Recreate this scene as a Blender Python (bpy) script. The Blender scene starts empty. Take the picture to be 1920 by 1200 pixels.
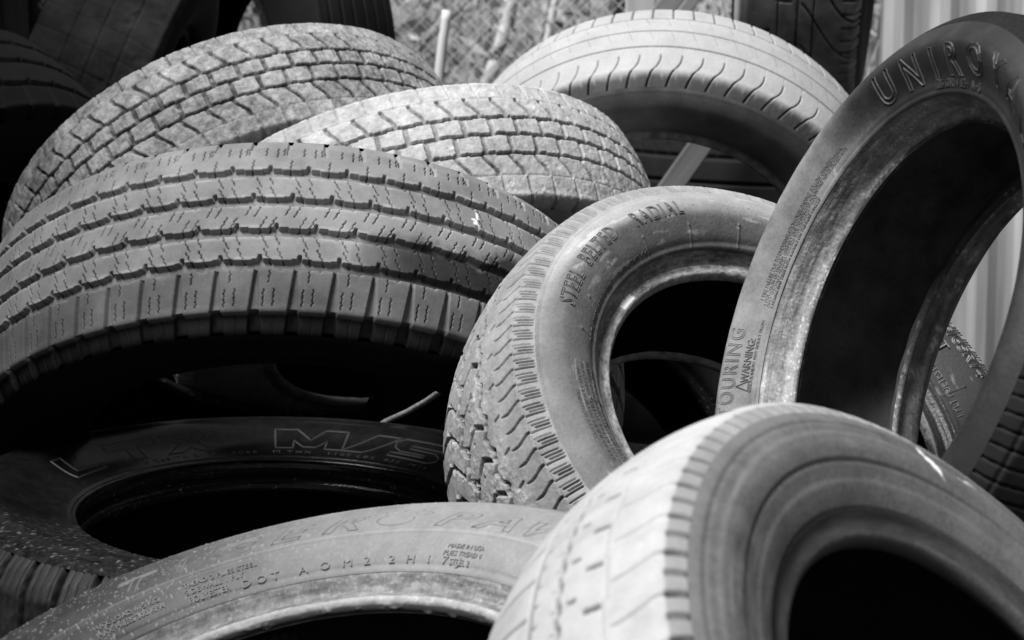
import bpy, bmesh, math, random
import numpy as np
from mathutils import Matrix, Vector

# ------------------------------------------------------------------ camera, sky, sun, exposure
scene = bpy.context.scene
C = scene.collection
CAM_H = 0.80
PITCH = math.radians(8)
cam_d = bpy.data.cameras.new("camera")
cam = bpy.data.objects.new("camera", cam_d)
C.objects.link(cam)
cam.location = (0, 0, CAM_H)
cam.rotation_euler = (math.radians(90) - PITCH, 0, 0)
cam_d.sensor_width = 36.0
cam_d.lens = 67.5
cam_d.clip_start = 0.05
cam_d.clip_end = 1000
cam_d.dof.use_dof = True
cam_d.dof.focus_distance = 1.88
cam_d.dof.aperture_fstop = 11.0
scene.camera = cam

SUN_TO = Vector((-0.40, -0.28, 0.87)).normalized()          # towards the brightest part of the cloud
sun_el = math.asin(SUN_TO.z)
sun_rot = math.atan2(SUN_TO.x, SUN_TO.y)
world = bpy.data.worlds.new("World")
scene.world = world
world.use_nodes = True
wn = world.node_tree
wn.nodes.clear()
sky = wn.nodes.new('ShaderNodeTexSky')
sky.sky_type = 'NISHITA'
sky.sun_disc = False
sky.sun_elevation = sun_el
sky.sun_rotation = sun_rot
bw_ = wn.nodes.new('ShaderNodeRGBToBW')                      # black and white film
bg = wn.nodes.new('ShaderNodeBackground')
bg.inputs['Strength'].default_value = 0.05
wo = wn.nodes.new('ShaderNodeOutputWorld')
wn.links.new(sky.outputs['Color'], bw_.inputs['Color'])
wn.links.new(bw_.outputs['Val'], bg.inputs['Color'])
wn.links.new(bg.outputs['Background'], wo.inputs['Surface'])

sun_d = bpy.data.lights.new("sun", 'SUN')
sun_d.energy = 5.0
sun_d.angle = math.radians(32)
sun_d.color = (1.0, 1.0, 1.0)
sun = bpy.data.objects.new("sun", sun_d)
C.objects.link(sun)
sun.rotation_euler = SUN_TO.to_track_quat('Z', 'Y').to_euler()

scene.view_settings.view_transform = 'Standard'
scene.view_settings.look = 'None'
scene.view_settings.exposure = 0.80
scene.view_settings.gamma = 1.0
scene.view_settings.use_curve_mapping = False
scene.cycles.max_bounces = 6

# ------------------------------------------------------------------ helpers
_rng = np.random.default_rng(7)
_PERM = _rng.random((64, 256)).astype(np.float32)


def vn(x, y, seed=0):
    """value noise, 0..1"""
    xi = np.floor(x).astype(int); yi = np.floor(y).astype(int)
    fx = x - xi; fy = y - yi
    fx = fx * fx * (3 - 2 * fx); fy = fy * fy * (3 - 2 * fy)
    h = lambda i, j: _PERM[(j * 7 + seed * 13) % 64, (i + j * 37 + seed * 101) % 256]
    a = h(xi, yi); b = h(xi + 1, yi); c = h(xi, yi + 1); d = h(xi + 1, yi + 1)
    return (a + (b - a) * fx) * (1 - fy) + (c + (d - c) * fx) * fy


def fb(x, y, seed=0, octs=4):
    t = 0; amp = 0.5; tot = 0
    for o in range(octs):
        t = t + amp * vn(x * 2 ** o, y * 2 ** o, seed + o); tot += amp; amp *= 0.55
    return t / tot


def sst(e0, e1, x):
    t = np.clip((x - e0) / (e1 - e0), 0, 1)
    return t * t * (3 - 2 * t)


def line(d, w, e=0.0006):
    """1 inside a band of width w around d = 0, soft edge e"""
    return 1 - sst(w / 2 - e, w / 2 + e, np.abs(d))


def fr(x):
    return x - np.floor(x)


def tri(x):
    return np.abs(fr(x) - 0.5) * 4 - 1


def cfr(x):
    return fr(x + 0.5) - 0.5


def mesh_grid(name, V, wrap, mat, parent, attrs=None, outward=None):
    """V: (m, n, 3) grid -> one mesh object; wrap closes the first axis"""
    m, n, _ = V.shape
    I = np.arange(m * n).reshape(m, n)
    if wrap:
        A = I; B = np.roll(I, -1, 0)
    else:
        A = I[:-1]; B = I[1:]
    q = np.stack([A[:, :-1], B[:, :-1], B[:, 1:], A[:, 1:]], -1).reshape(-1, 4)
    if outward is not None:
        k = len(q) // 2 + n // 2
        P = V.reshape(-1, 3)
        nn = np.cross(P[q[:, 1]] - P[q[:, 0]], P[q[:, 3]] - P[q[:, 0]])
        oo = outward.reshape(-1, 3)[q[:, 0]]
        if (nn * oo).sum() < 0:
            q = q[:, ::-1]
    return raw_mesh(name, V.reshape(-1, 3), q, mat, parent, attrs)


def raw_mesh(name, P, q, mat, parent=None, attrs=None, smooth=True):
    me = bpy.data.meshes.new(name)
    nf, k = q.shape
    me.vertices.add(len(P)); me.loops.add(nf * k); me.polygons.add(nf)
    me.vertices.foreach_set('co', np.ascontiguousarray(P, np.float32).ravel())
    me.loops.foreach_set('vertex_index', np.ascontiguousarray(q, np.int32).ravel())
    me.polygons.foreach_set('loop_start', np.arange(0, nf * k, k, dtype=np.int32))
    me.polygons.foreach_set('use_smooth', np.full(nf, smooth))
    me.update(calc_edges=True)
    for an, av in (attrs or {}).items():
        at = me.attributes.new(an, 'FLOAT', 'POINT')
        at.data.foreach_set('value', np.ascontiguousarray(av, np.float32).ravel())
    me.materials.append(mat)
    o = bpy.data.objects.new(name, me)
    C.objects.link(o)
    if parent is not None:
        o.parent = parent
    return o


def tag(o, label=None, cat=None, group=None, kind=None):
    if label: o['label'] = label
    if cat: o['category'] = cat
    if group: o['group'] = group
    if kind: o['kind'] = kind
    return o


def tube(pts, rad, seg=8):
    """one tube mesh along pts (k,3) with radius rad (scalar or list) -> verts, quads"""
    pts = np.asarray(pts, float); k = len(pts)
    rad = np.broadcast_to(np.asarray(rad, float), (k,))
    tg = np.gradient(pts, axis=0); tg /= np.linalg.norm(tg, axis=1)[:, None] + 1e-12
    ref = np.array([0.31, 0.17, 0.93])
    u = np.cross(tg, ref); u /= np.linalg.norm(u, axis=1)[:, None] + 1e-12
    v = np.cross(tg, u)
    ph = np.arange(seg) / seg * 2 * np.pi
    V = pts[:, None] + rad[:, None, None] * (np.cos(ph)[None, :, None] * u[:, None] + np.sin(ph)[None, :, None] * v[:, None])
    I = np.arange(k * seg).reshape(k, seg)
    q = np.stack([I[:-1], np.roll(I, -1, 1)[:-1], np.roll(I, -1, 1)[1:], I[1:]], -1).reshape(-1, 4)
    # end caps as fans of quads (degenerate-free: use centre points)
    c0, c1 = k * seg, k * seg + 1
    P = np.concatenate([V.reshape(-1, 3), pts[:1], pts[-1:]])
    caps = []
    for j in range(0, seg, 2):
        caps.append((c0, I[0, (j + 2) % seg], I[0, (j + 1) % seg], I[0, j]))
        caps.append((c1, I[-1, j], I[-1, (j + 1) % seg], I[-1, (j + 2) % seg]))
    return P, np.concatenate([q, np.array(caps)])


class Bag:
    def __init__(s): s.P = []; s.q = []; s.n = 0
    def add(s, P, q): s.P.append(np.asarray(P, float)); s.q.append(np.asarray(q) + s.n); s.n += len(P)
    def box(s, c, size, rot=None):
        x, y, z = [t / 2 for t in size]
        P = np.array([(-x, -y, -z), (x, -y, -z), (x, y, -z), (-x, y, -z), (-x, -y, z), (x, -y, z), (x, y, z), (-x, y, z)])
        if rot is not None: P = P @ np.array(rot.to_matrix()).T
        s.add(P + np.array(c), np.array([(0, 3, 2, 1), (4, 5, 6, 7), (0, 1, 5, 4), (1, 2, 6, 5), (2, 3, 7, 6), (3, 0, 4, 7)]))
    def build(s, name, mat, parent=None, smooth=True):
        return raw_mesh(name, np.concatenate(s.P), np.concatenate(s.q), mat, parent, smooth=smooth)


# ------------------------------------------------------------------ materials
def g(v): return (v, v, v, 1)


def rubber(name, dark, dust, rough=0.6, big=(9, 0.5), mid=(55, 0.35), fine=(420, 0.3), bump=0.25, bscale=300, spec=0.4, rough_dust=0.92, bdist=0.0006):
    m = bpy.data.materials.new(name); m.use_nodes = True
    nt = m.node_tree; N = nt.nodes; L = nt.links
    b = N['Principled BSDF']
    tc = N.new('ShaderNodeTexCoord')
    at = N.new('ShaderNodeAttribute'); at.attribute_name = 'dust'
    aw = N.new('ShaderNodeAttribute'); aw.attribute_name = 'white'
    amp = N.new('ShaderNodeMath'); amp.operation = 'MULTIPLY_ADD'; amp.use_clamp = True     # clean rubber carries little dirt noise
    amp.inputs[1].default_value = 1.8; amp.inputs[2].default_value = 0.12
    L.new(at.outputs['Fac'], amp.inputs[0])
    acc = at.outputs['Fac']
    for sc, am in (big, mid, fine):
        nz = N.new('ShaderNodeTexNoise'); nz.inputs['Scale'].default_value = sc
        nz.inputs['Detail'].default_value = 5; nz.inputs['Roughness'].default_value = 0.62
        L.new(tc.outputs['Object'], nz.inputs['Vector'])
        ma = N.new('ShaderNodeMath'); ma.operation = 'MULTIPLY_ADD'
        ma.inputs[1].default_value = am * 2.2; ma.inputs[2].default_value = -am * 1.1
        L.new(nz.outputs['Fac'], ma.inputs[0])
        ml = N.new('ShaderNodeMath'); ml.operation = 'MULTIPLY'
        L.new(ma.outputs[0], ml.inputs[0]); L.new(amp.outputs[0], ml.inputs[1])
        ad = N.new('ShaderNodeMath'); ad.operation = 'ADD'
        L.new(acc, ad.inputs[0]); L.new(ml.outputs[0], ad.inputs[1]); acc = ad.outputs[0]
    cl = N.new('ShaderNodeClamp'); L.new(acc, cl.inputs['Value'])
    mx = N.new('ShaderNodeMix'); mx.data_type = 'RGBA'
    mx.inputs['A'].default_value = g(dark); mx.inputs['B'].default_value = g(dust)
    L.new(cl.outputs[0], mx.inputs['Factor'])
    mw = N.new('ShaderNodeMix'); mw.data_type = 'RGBA'; mw.inputs['B'].default_value = g(0.85)
    wc = N.new('ShaderNodeClamp'); L.new(aw.outputs['Fac'], wc.inputs['Value'])
    L.new(wc.outputs[0], mw.inputs['Factor']); L.new(mx.outputs['Result'], mw.inputs['A'])
    L.new(mw.outputs['Result'], b.inputs['Base Color'])
    mr = N.new('ShaderNodeMapRange'); mr.inputs['To Min'].default_value = rough; mr.inputs['To Max'].default_value = rough_dust
    L.new(cl.outputs[0], mr.inputs['Value']); L.new(mr.outputs['Result'], b.inputs['Roughness'])
    b.inputs['Specular IOR Level'].default_value = spec
    bn = N.new('ShaderNodeTexNoise'); bn.inputs['Scale'].default_value = bscale; bn.inputs['Detail'].default_value = 4
    L.new(tc.outputs['Object'], bn.inputs['Vector'])
    bp = N.new('ShaderNodeBump'); bp.inputs['Strength'].default_value = bump; bp.inputs['Distance'].default_value = bdist
    L.new(bn.outputs['Fac'], bp.inputs['Height']); L.new(bp.outputs['Normal'], b.inputs['Normal'])
    return m


def plain(name, lo, hi, scale=20, rough=0.85, stretch=(1, 1, 1), bump=0.2, bdist=0.004, spec=0.3, metal=0.0):
    m = bpy.data.materials.new(name); m.use_nodes = True
    nt = m.node_tree; N = nt.nodes; L = nt.links
    b = N['Principled BSDF']
    tc = N.new('ShaderNodeTexCoord'); mp = N.new('ShaderNodeMapping'); mp.inputs['Scale'].default_value = stretch
    L.new(tc.outputs['Object'], mp.inputs['Vector'])
    nz = N.new('ShaderNodeTexNoise'); nz.inputs['Scale'].default_value = scale; nz.inputs['Detail'].default_value = 6
    L.new(mp.outputs['Vector'], nz.inputs['Vector'])
    cr = N.new('ShaderNodeValToRGB')
    cr.color_ramp.elements[0].position = 0.3; cr.color_ramp.elements[0].color = g(lo)
    cr.color_ramp.elements[1].position = 0.7; cr.color_ramp.elements[1].color = g(hi)
    L.new(nz.outputs['Fac'], cr.inputs['Fac']); L.new(cr.outputs['Color'], b.inputs['Base Color'])
    b.inputs['Roughness'].default_value = rough; b.inputs['Specular IOR Level'].default_value = spec
    b.inputs['Metallic'].default_value = metal
    bp = N.new('ShaderNodeBump'); bp.inputs['Strength'].default_value = bump; bp.inputs['Distance'].default_value = bdist
    L.new(nz.outputs['Fac'], bp.inputs['Height']); L.new(bp.outputs['Normal'], b.inputs['Normal'])
    return m


# ------------------------------------------------------------------ tyre poses and sizes
TP = {
    'T7': dict(c=(0.2362,1.0734,0.3306), n=(0.6274,-0.4254,0.6522), e1=(-0.4545,0.4800,0.7503), R=0.2858, tw=0.0765, sw=0.0923, rb=0.1725, bw=0.0746, cd=0.198, q=(0.1600,0.3500,0.1210,0.5881)),
    'T8': dict(c=(-0.1456,1.2868,0.2488), n=(-0.2093,-0.1940,0.9584), e1=(0.4986,0.8219,0.2753), R=0.3359, tw=0.0931, sw=0.1119, rb=0.1964, bw=0.0807, cd=0.086, q=(0.1791,0.3508,0.1209,0.6835)),
    'T6': dict(c=(0.3741,1.5698,0.5571), n=(-0.9052,-0.2511,0.3427), e1=(0.2893,0.2264,0.9301), R=0.2721, tw=0.0820, sw=0.1054, rb=0.1782, bw=0.0556, cd=0.127, q=(0.1393,0.5628,0.1431,0.5838)),
    'T5': dict(c=(0.2270,1.8560,0.3971), n=(0.3825,-0.6168,0.6880), e1=(-0.2835,0.6304,0.7227), R=0.2962, tw=0.0888, sw=0.1090, rb=0.1775, bw=0.0748, cd=0.168, q=(0.1843,0.3425,0.1438,0.5015)),
    'T9': dict(c=(-0.2449,1.9430,0.2211), n=(0.0380,-0.0372,0.9986), e1=(-0.2081,0.9771,0.0443), R=0.3616, tw=0.1059, sw=0.1349, rb=0.2025, bw=0.0832, cd=0.116, q=(0.0227,0.4483,0.1407,0.8343)),
    'T1': dict(c=(-0.2511,2.2469,0.4014), n=(0.0036,-0.5931,-0.8051), e1=(0.0067,-0.8051,0.5932), R=0.3842, tw=0.0965, sw=0.1182, rb=0.2413, bw=0.0897, cd=0.131, q=(0.1600,0.3500,0.1210,0.8378)),
    'T3': dict(c=(-0.1343,2.5871,0.4918), n=(0.2631,-0.5414,-0.7985), e1=(0.4558,-0.6597,0.5975), R=0.3453, tw=0.0825, sw=0.0971, rb=0.2083, bw=0.0825, cd=0.125, q=(0.1600,0.3500,0.1300,0.5500)),
    'T2': dict(c=(-0.3691,2.7206,0.5436), n=(0.4083,-0.5706,-0.7125), e1=(0.5174,-0.4984,0.6956), R=0.3429, tw=0.0803, sw=0.0945, rb=0.2068, bw=0.0803, cd=0.103, q=(0.1600,0.3500,0.1300,0.5500)),
    'T4': dict(c=(0.2299,2.9122,0.5192), n=(-0.1259,-0.8781,-0.4615), e1=(-0.0895,-0.4533,0.8869), R=0.3477, tw=0.0933, sw=0.1110, rb=0.2207, bw=0.0889, cd=0.147, q=(0.1600,0.3500,0.1540,0.6257)),
    'T12': dict(c=(-0.9484,2.9746,0.4979), n=(0.6483,-0.4165,-0.6374), e1=(0.6166,-0.2041,0.7604), R=0.3742, tw=0.0896, sw=0.1075, rb=0.2041, bw=0.0806, cd=0.099, q=(0.1600,0.3500,0.1300,0.5500)),
    'T15': dict(c=(0.5726,3.6741,1.0487), n=(0.9746,-0.2032,-0.0945), e1=(0.1197,0.1153,0.9861), R=0.3564, tw=0.0998, sw=0.1187, rb=0.2174, bw=0.0856, cd=0.099, q=(0.1600,0.3500,0.1294,0.5567)),
    'T13': dict(c=(-0.7668,3.6063,0.6478), n=(0.9452,0.0066,-0.3265), e1=(0.3219,0.1493,0.9349), R=0.3745, tw=0.1018, sw=0.1155, rb=0.2200, bw=0.0872, cd=0.102, q=(0.1600,0.3500,0.1361,0.4889)),
}


def crown(P, a):
    return P['R'] - P['cd'] * P['tw'] * (np.abs(a) / P['tw']) ** 2.2


def half_profile(P):
    R, tw, sw, rb, bw, q = P['R'], P['tw'], P['sw'], P['rb'], P['bw'], P['q']
    sh = R - rb
    ro = float(crown(P, tw))
    ridge = (tw + q[3] * (sw - tw), ro - q[2] * sh)
    fl = (bw + q[1] * (sw - bw), rb + q[0] * sh)
    cr = [(tw * x, float(crown(P, tw * x))) for x in np.linspace(0, 1, 12)]
    pts = cr + ([(tw + .0035, ro - .0065)] if P.get('sharp') else []) + [ridge, (max(tw + .95 * (sw - tw), ridge[0] + .0015), ro - .3 * sh), (sw, rb + .5 * sh),
                (sw - .3 * (sw - bw) - .001, rb + .27 * sh), fl,
                (bw + .42 * (fl[0] - bw) - P.get('rec', .0055), rb + .60 * (fl[1] - rb)), (bw + .001, rb + .003), (bw - .0015, rb), (bw - P.get('toe', .008), rb - .002), (bw - P.get('toe', .008) - .005, rb + .002)]
    return np.array(pts), ridge, fl


def catmull(pts, per=14):
    p = np.concatenate([2 * pts[:1] - pts[1:2], pts, 2 * pts[-1:] - pts[-2:-1]])
    out = []
    for i in range(1, len(p) - 2):
        p0, p1, p2, p3 = p[i - 1], p[i], p[i + 1], p[i + 2]
        t0 = 0; t1 = np.linalg.norm(p1 - p0) ** .5 + 1e-9; t2 = t1 + np.linalg.norm(p2 - p1) ** .5 + 1e-9; t3 = t2 + np.linalg.norm(p3 - p2) ** .5 + 1e-9
        t = np.linspace(t1, t2, per, endpoint=False)[:, None]
        A1 = (t1 - t) / (t1 - t0) * p0 + (t - t0) / (t1 - t0) * p1; A2 = (t2 - t) / (t2 - t1) * p1 + (t - t1) / (t2 - t1) * p2
        A3 = (t3 - t) / (t3 - t2) * p2 + (t - t2) / (t3 - t2) * p3
        B1 = (t2 - t) / (t2 - t0) * A1 + (t - t0) / (t2 - t0) * A2; B2 = (t3 - t) / (t3 - t1) * A2 + (t - t1) / (t3 - t1) * A3
        out.append((t2 - t) / (t2 - t1) * B1 + (t - t1) / (t2 - t1) * B2)
    out.append(pts[-1:])
    return np.concatenate(out)


def resample(c, ds):
    L = np.concatenate([[0], np.cumsum(np.linalg.norm(np.diff(c, axis=0), axis=1))])
    n = max(3, int(math.ceil(L[-1] / ds)) + 1)
    s = np.linspace(0, L[-1], n)
    return np.stack([np.interp(s, L, c[:, 0]), np.interp(s, L, c[:, 1])], 1)


def cut(c, r_hi, r_lo):
    """piece of the descending half profile between two radii (by first crossing)"""
    i = np.argmax(c[:, 1] <= r_hi + 1e-6) if r_hi < c[0, 1] else 0
    j = np.argmax(c[:, 1] <= r_lo + 1e-6)
    return c[i:j + 1]


def normals2(c):
    t = np.gradient(c, axis=0); t /= np.linalg.norm(t, axis=1)[:, None] + 1e-12
    return np.stack([-t[:, 1], t[:, 0]], 1)      # for a path going crown -> bead on the + side this points outward


def thetas(lo, hi, d, dc=math.radians(3)):
    lo, hi = math.radians(lo), math.radians(hi)
    a = np.arange(lo, hi, d)
    k = max(2, int((lo + 2 * math.pi - hi) / dc))
    return np.concatenate([a, np.linspace(hi, lo + 2 * math.pi, k, endpoint=False)])


def make_tyre(key, label, tread_fn, side_fn, mats, arc=(-90, 90), res=(0.001, 0.001), side_res=0.0025, group=None, P=None, far_res=0.006):
    """Empty > tread, sidewall x2, bead x2, inner_liner.  fn(P, th, a, r) -> height, dust, white"""
    P = P or TP[key]
    root = bpy.data.objects.new('tyre', None); C.objects.link(root)
    n = Vector(P['n']).normalized(); e1 = Vector(P['e1']); e1 = (e1 - n * e1.dot(n)).normalized(); ey = n.cross(e1)
    M = Matrix((e1, ey, n)).transposed().to_4x4(); M.translation = Vector(P['c'])
    root.matrix_world = M
    tag(root, label, 'tyre', group or 'tyres dumped in the heap')
    pts, ridge, fl = half_profile(P)
    hp = catmull(pts)
    P['ridge'], P['fl'], P['hp'] = ridge, fl, hp

    def ring(name, path, nrm, th, fn, mat, parent):
        a = np.broadcast_to(path[None, :, 0], (len(th), len(path))); r = np.broadcast_to(path[None, :, 1], a.shape)
        T = np.broadcast_to(th[:, None], a.shape)
        h, du, wh = fn(P, T, a, r)
        h = h + 0 * a
        A = a + nrm[None, :, 0] * h; Rr = r + nrm[None, :, 1] * h
        V = np.stack([Rr * np.cos(T), -Rr * np.sin(T), A], -1)
        on = np.stack([nrm[None, :, 1] * np.cos(T), -nrm[None, :, 1] * np.sin(T), nrm[None, :, 0] + 0 * T], -1)
        return mesh_grid(name, V, True, mat, parent, {'dust': du + 0 * a, 'white': wh + 0 * a}, on)

    thF = thetas(arc[0], arc[1], res[0] / P['R'])
    thS = thetas(arc[0], arc[1], side_res / P['R'])
    thC = thetas(-180, 175, math.radians(1.0), math.radians(2))
    # tread: from ridge on the far side over the crown to ridge on the near side
    half = cut(hp, 9, ridge[1])
    full = np.concatenate([(half * [-1, 1])[::-1][:-1], half])
    path = resample(full, res[1])
    ring('tread', path, normals2(path), thF, tread_fn, mats['tread'], root)
    # sidewalls and beads
    parts = {}
    for sgn in (1, -1):
        sr = side_res if sgn > 0 else far_res
        th = thS if sgn > 0 else thC
        pth = resample(cut(hp, ridge[1], fl[1]), sr); nn = normals2(pth)
        sw = ring('sidewall', pth * [sgn, 1], nn * [sgn, 1], th, side_fn if sgn > 0 else flat_side, mats['side'], root)
        pb = hp[np.argmax(hp[:, 1] <= fl[1] + 1e-6):]
        pb = resample(pb, min(sr, 0.0025)); nb = normals2(pb)
        bd = ring('bead', pb * [sgn, 1], nb * [sgn, 1], th, mats.get('bead_fn', flat_bead), mats.get('bead', mats['side']), root)
        if sgn > 0: parts['sidewall'], parts['bead'] = sw, bd
    R, tw, swd, rb, bw = P['R'], P['tw'], P['sw'], P['rb'], P['bw']
    inn = catmull(np.array([(bw - P.get('toe', .008) - .005, rb + .002), (bw - .004, rb + .012), (swd - .013, rb + .45 * (R - rb)), (tw * .92, R - .20 * (R - rb) - .01), (tw * .55, R - .026), (0, R - .022)]))
    inn = np.concatenate([inn, (inn * [-1, 1])[::-1][1:]])
    pi = resample(inn, 0.006); ni = -normals2(pi)
    ni = np.where((ni[:, 1:2] * (R * .9 - pi[:, 1:2]) - ni[:, :1] * pi[:, :1]) < 0, -ni, ni)
    ring('inner_liner', pi, ni, thC, liner_fn, mats.get('liner', M_LINER), root)
    return root, parts, P


def flat_side(P, th, a, r):
    x = th * P['R'] * 30
    return 0.0004 * (fb(x, r * 60, 3) - .5), 0.35 + 0 * a, 0 * a


def flat_bead(P, th, a, r):
    x = th * P['rb']
    k = fb(x * 120, r * 300 + a * 300, 11)
    f2 = fb(x * 500, r * 900 + a * 900, 17, 3)
    return 0.0012 * (k - .5) + 0.0008 * (f2 - .5), 0.25 + 0.8 * (k - .4), sst(.72, .82, f2) * .08


def liner_fn(P, th, a, r):
    return 0.0005 * np.sin(th * 330 + a * 300), 0.2 + 0 * a, 0 * a


def surf_at(P, rad):
    """near sidewall point and outward normal at a radius"""
    hp = P['hp']; i0 = np.argmax(hp[:, 1] <= P['ridge'][1] + .004)
    c = hp[i0:][::-1]; nn = normals2(hp)[i0:][::-1]
    o = np.maximum.accumulate(c[:, 1])
    return np.interp(rad, o, c[:, 0]), np.interp(rad, o, nn[:, 0]), np.interp(rad, o, nn[:, 1])


def curve_mesh(cd):
    ob = bpy.data.objects.new('lettering', cd); C.objects.link(ob)
    dg = bpy.context.evaluated_depsgraph_get()
    me = bpy.data.meshes.new_from_object(ob.evaluated_get(dg))
    bpy.data.objects.remove(ob)
    nv = len(me.vertices); P = np.empty(nv * 3, np.float32); me.vertices.foreach_get('co', P)
    faces = [tuple(p.vertices) for p in me.polygons]
    bpy.data.meshes.remove(me)
    return P.reshape(-1, 3), faces


def text_geo(body, size, outline=0.0, bold=0.0, xs=1.0, shear=0.0, spacing=1.0, extrude=0.05):
    cd = bpy.data.curves.new('lettering', 'FONT')
    cd.body = body; cd.size = 1.0; cd.shear = shear; cd.space_character = spacing; cd.resolution_u = 3
    cd.align_x = 'CENTER'; cd.offset = bold
    if outline > 0:
        cd.fill_mode = 'FRONT'; cd.extrude = 0
        V, F = curve_mesh(cd)
        V = V.copy(); V[:, 0] *= xs
        # outline: the boundary edges of the filled letters, chained into loops
        cnt = {}
        key = lambda i: (round(float(V[i, 0]), 5), round(float(V[i, 1]), 5))
        for f in F:
            for k in range(len(f)):
                e = (key(f[k]), key(f[(k + 1) % len(f)]))
                if (e[1], e[0]) in cnt: del cnt[(e[1], e[0])]
                else: cnt[e] = 1
        nxt = {a: b for a, b in cnt}
        polys = []
        while nxt:
            a, b = nxt.popitem(); lp = [a]
            while b != a and b in nxt: lp.append(b); b = nxt.pop(b)
            if len(lp) > 2: polys.append(lp)
        return poly_geo(polys, size, outline)
    else:
        cd.extrude = extrude; cd.resolution_u = 2
        V, F = curve_mesh(cd)
    V = V.copy(); V[:, 0] *= xs
    return V * size, F


def poly_geo(polys, size, w):
    cd = bpy.data.curves.new('lettering', 'CURVE'); cd.dimensions = '3D'
    cd.bevel_depth = w; cd.bevel_resolution = 0
    for pl in polys:
        pl = np.array(pl + [pl[0]], float); sub = []
        for i in range(len(pl) - 1):
            k = max(1, int(np.linalg.norm(pl[i + 1] - pl[i]) / .15))
            sub += [pl[i] + (pl[i + 1] - pl[i]) * t / k for t in range(k)]
        sp = cd.splines.new('POLY'); sp.points.add(len(sub) - 1); sp.use_cyclic_u = True
        for pt, v in zip(sp.points, sub): pt.co = (v[0], v[1], 0, 1)
    V, F = curve_mesh(cd)
    return V * size, F


class Letters:
    """raised writing bent on to a sidewall; joined into one mesh, a child of the sidewall"""
    def __init__(s, P, sidewall, mat): s.P, s.sw, s.mat = P, sidewall, mat; s.D = []; s.V = []; s.F = []; s.n = 0
    def add(s, geo, th_deg, rad, flip=False, lift=0.0, dust=None):
        V, F = geo; P = s.P; k = -1 if flip else 1
        th = math.radians(th_deg) + k * V[:, 0] / rad
        rr = rad + k * V[:, 1]
        a, na, nr = surf_at(P, rr)
        z = V[:, 2] + lift
        a = a + na * z; rr = rr + nr * z
        s.V.append(np.stack([rr * np.cos(th), -rr * np.sin(th), a], -1))
        s.D.append(np.full(len(V), s.dust if dust is None else dust, np.float32))
        s.F += [tuple(i + s.n for i in f) for f in F]; s.n += len(V)
    def build(s):
        """joins the writing into the sidewall's own mesh"""
        me = bpy.data.meshes.new('lettering')
        V = np.concatenate(s.V)
        me.from_pydata(V.tolist(), [], s.F); me.update()
        dv = np.concatenate(s.D)
        for an, v in (('dust', dv), ('white', dv * 0)):
            at = me.attributes.new(an, 'FLOAT', 'POINT'); at.data.foreach_set('value', v)
        bm = bmesh.new(); bm.from_mesh(s.sw.data); bm.from_mesh(me); bm.to_mesh(s.sw.data); bm.free()
        bpy.data.meshes.remove(me)


# ------------------------------------------------------------------ materials in use
M_LINER = rubber('liner_rubber', 0.008, 0.03, spec=.15, rough=0.75, bump=0.15)
M_T1 = rubber('ribbed_tread_rubber', 0.007, 0.31, spec=.14, rough=0.5, big=(7, .25), mid=(40, .2), fine=(350, .12), bump=0.2)
M_T1S = rubber('black_sidewall_rubber', 0.006, 0.015, rough=0.7, spec=.12)
M_T2 = rubber('gritty_block_rubber', 0.025, 0.44, rough=0.8, big=(10, .25), mid=(90, .30), fine=(380, .38), bump=0.45, bscale=260, bdist=0.0015)
M_T3 = rubber('pale_block_rubber', 0.05, 0.46, rough=0.85, big=(8, .15), mid=(80, .26), fine=(380, .28), bump=0.45, bscale=280, bdist=0.0014)
M_T4 = rubber('sun_bleached_rubber', 0.020, 0.32, rough=0.6, big=(6, .12), mid=(30, .12), fine=(260, .18), bump=0.25)
M_T5 = rubber('mud_tyre_rubber', 0.025, 0.31, rough=0.7, big=(11, .25), mid=(60, .2), fine=(380, .22), bump=0.5, bdist=0.0009)
M_T5B = rubber('mud_tyre_bead', 0.04, 0.45, rough=0.4, big=(12, .4), mid=(90, .6), fine=(400, .5), bump=0.7)
M_T6 = rubber('touring_sidewall_rubber', 0.010, 0.22, rough=0.55, big=(14, .4), mid=(48, .35), fine=(350, .25), bump=0.3)
M_T6B = rubber('chalky_bead_rubber', 0.03, 0.32, rough=0.5, big=(12, .35), mid=(70, .4), fine=(300, .4), bump=0.8, bdist=0.001)
M_T7 = rubber('bald_tread_rubber', 0.03, 0.36, rough=0.7, big=(7, .14), mid=(32, .2), fine=(300, .12), bump=0.3)
M_T7S = rubber('ringed_sidewall_rubber', 0.02, 0.13, rough=0.6, big=(9, .45), mid=(45, .35), fine=(260, .35), bump=0.5)
M_T8 = rubber('speckled_sidewall_rubber', 0.025, 0.27, rough=0.5, big=(8, .3), mid=(60, .2), fine=(300, .16), bump=0.25)
M_T8B = rubber('pale_bead_rubber', 0.04, 0.34, rough=0.5, big=(12, .3), mid=(80, .5), fine=(300, .4), bump=0.5)
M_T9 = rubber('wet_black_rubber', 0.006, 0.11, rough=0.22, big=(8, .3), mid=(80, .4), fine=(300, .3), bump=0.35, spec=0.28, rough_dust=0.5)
M_T9T = rubber('damp_tread_rubber', 0.006, 0.035, rough=0.55, bump=.4)
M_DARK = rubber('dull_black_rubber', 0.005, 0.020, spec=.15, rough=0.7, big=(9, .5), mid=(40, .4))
M_T15 = rubber('grey_worn_rubber', 0.022, 0.36, rough=0.75, big=(9, .3), mid=(40, .3))
M_LINER6 = rubber('scored_liner_rubber', 0.03, 0.22, rough=0.7, big=(6, .9), mid=(30, .6), bump=0.3)
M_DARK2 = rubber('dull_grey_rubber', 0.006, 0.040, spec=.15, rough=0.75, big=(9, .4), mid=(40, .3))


def pitch(P, th, N):
    return th * N / (2 * np.pi), 2 * np.pi * P['R'] / N


def mx(*a):
    o = a[0]
    for b in a[1:]: o = np.maximum(o, b)
    return o


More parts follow.
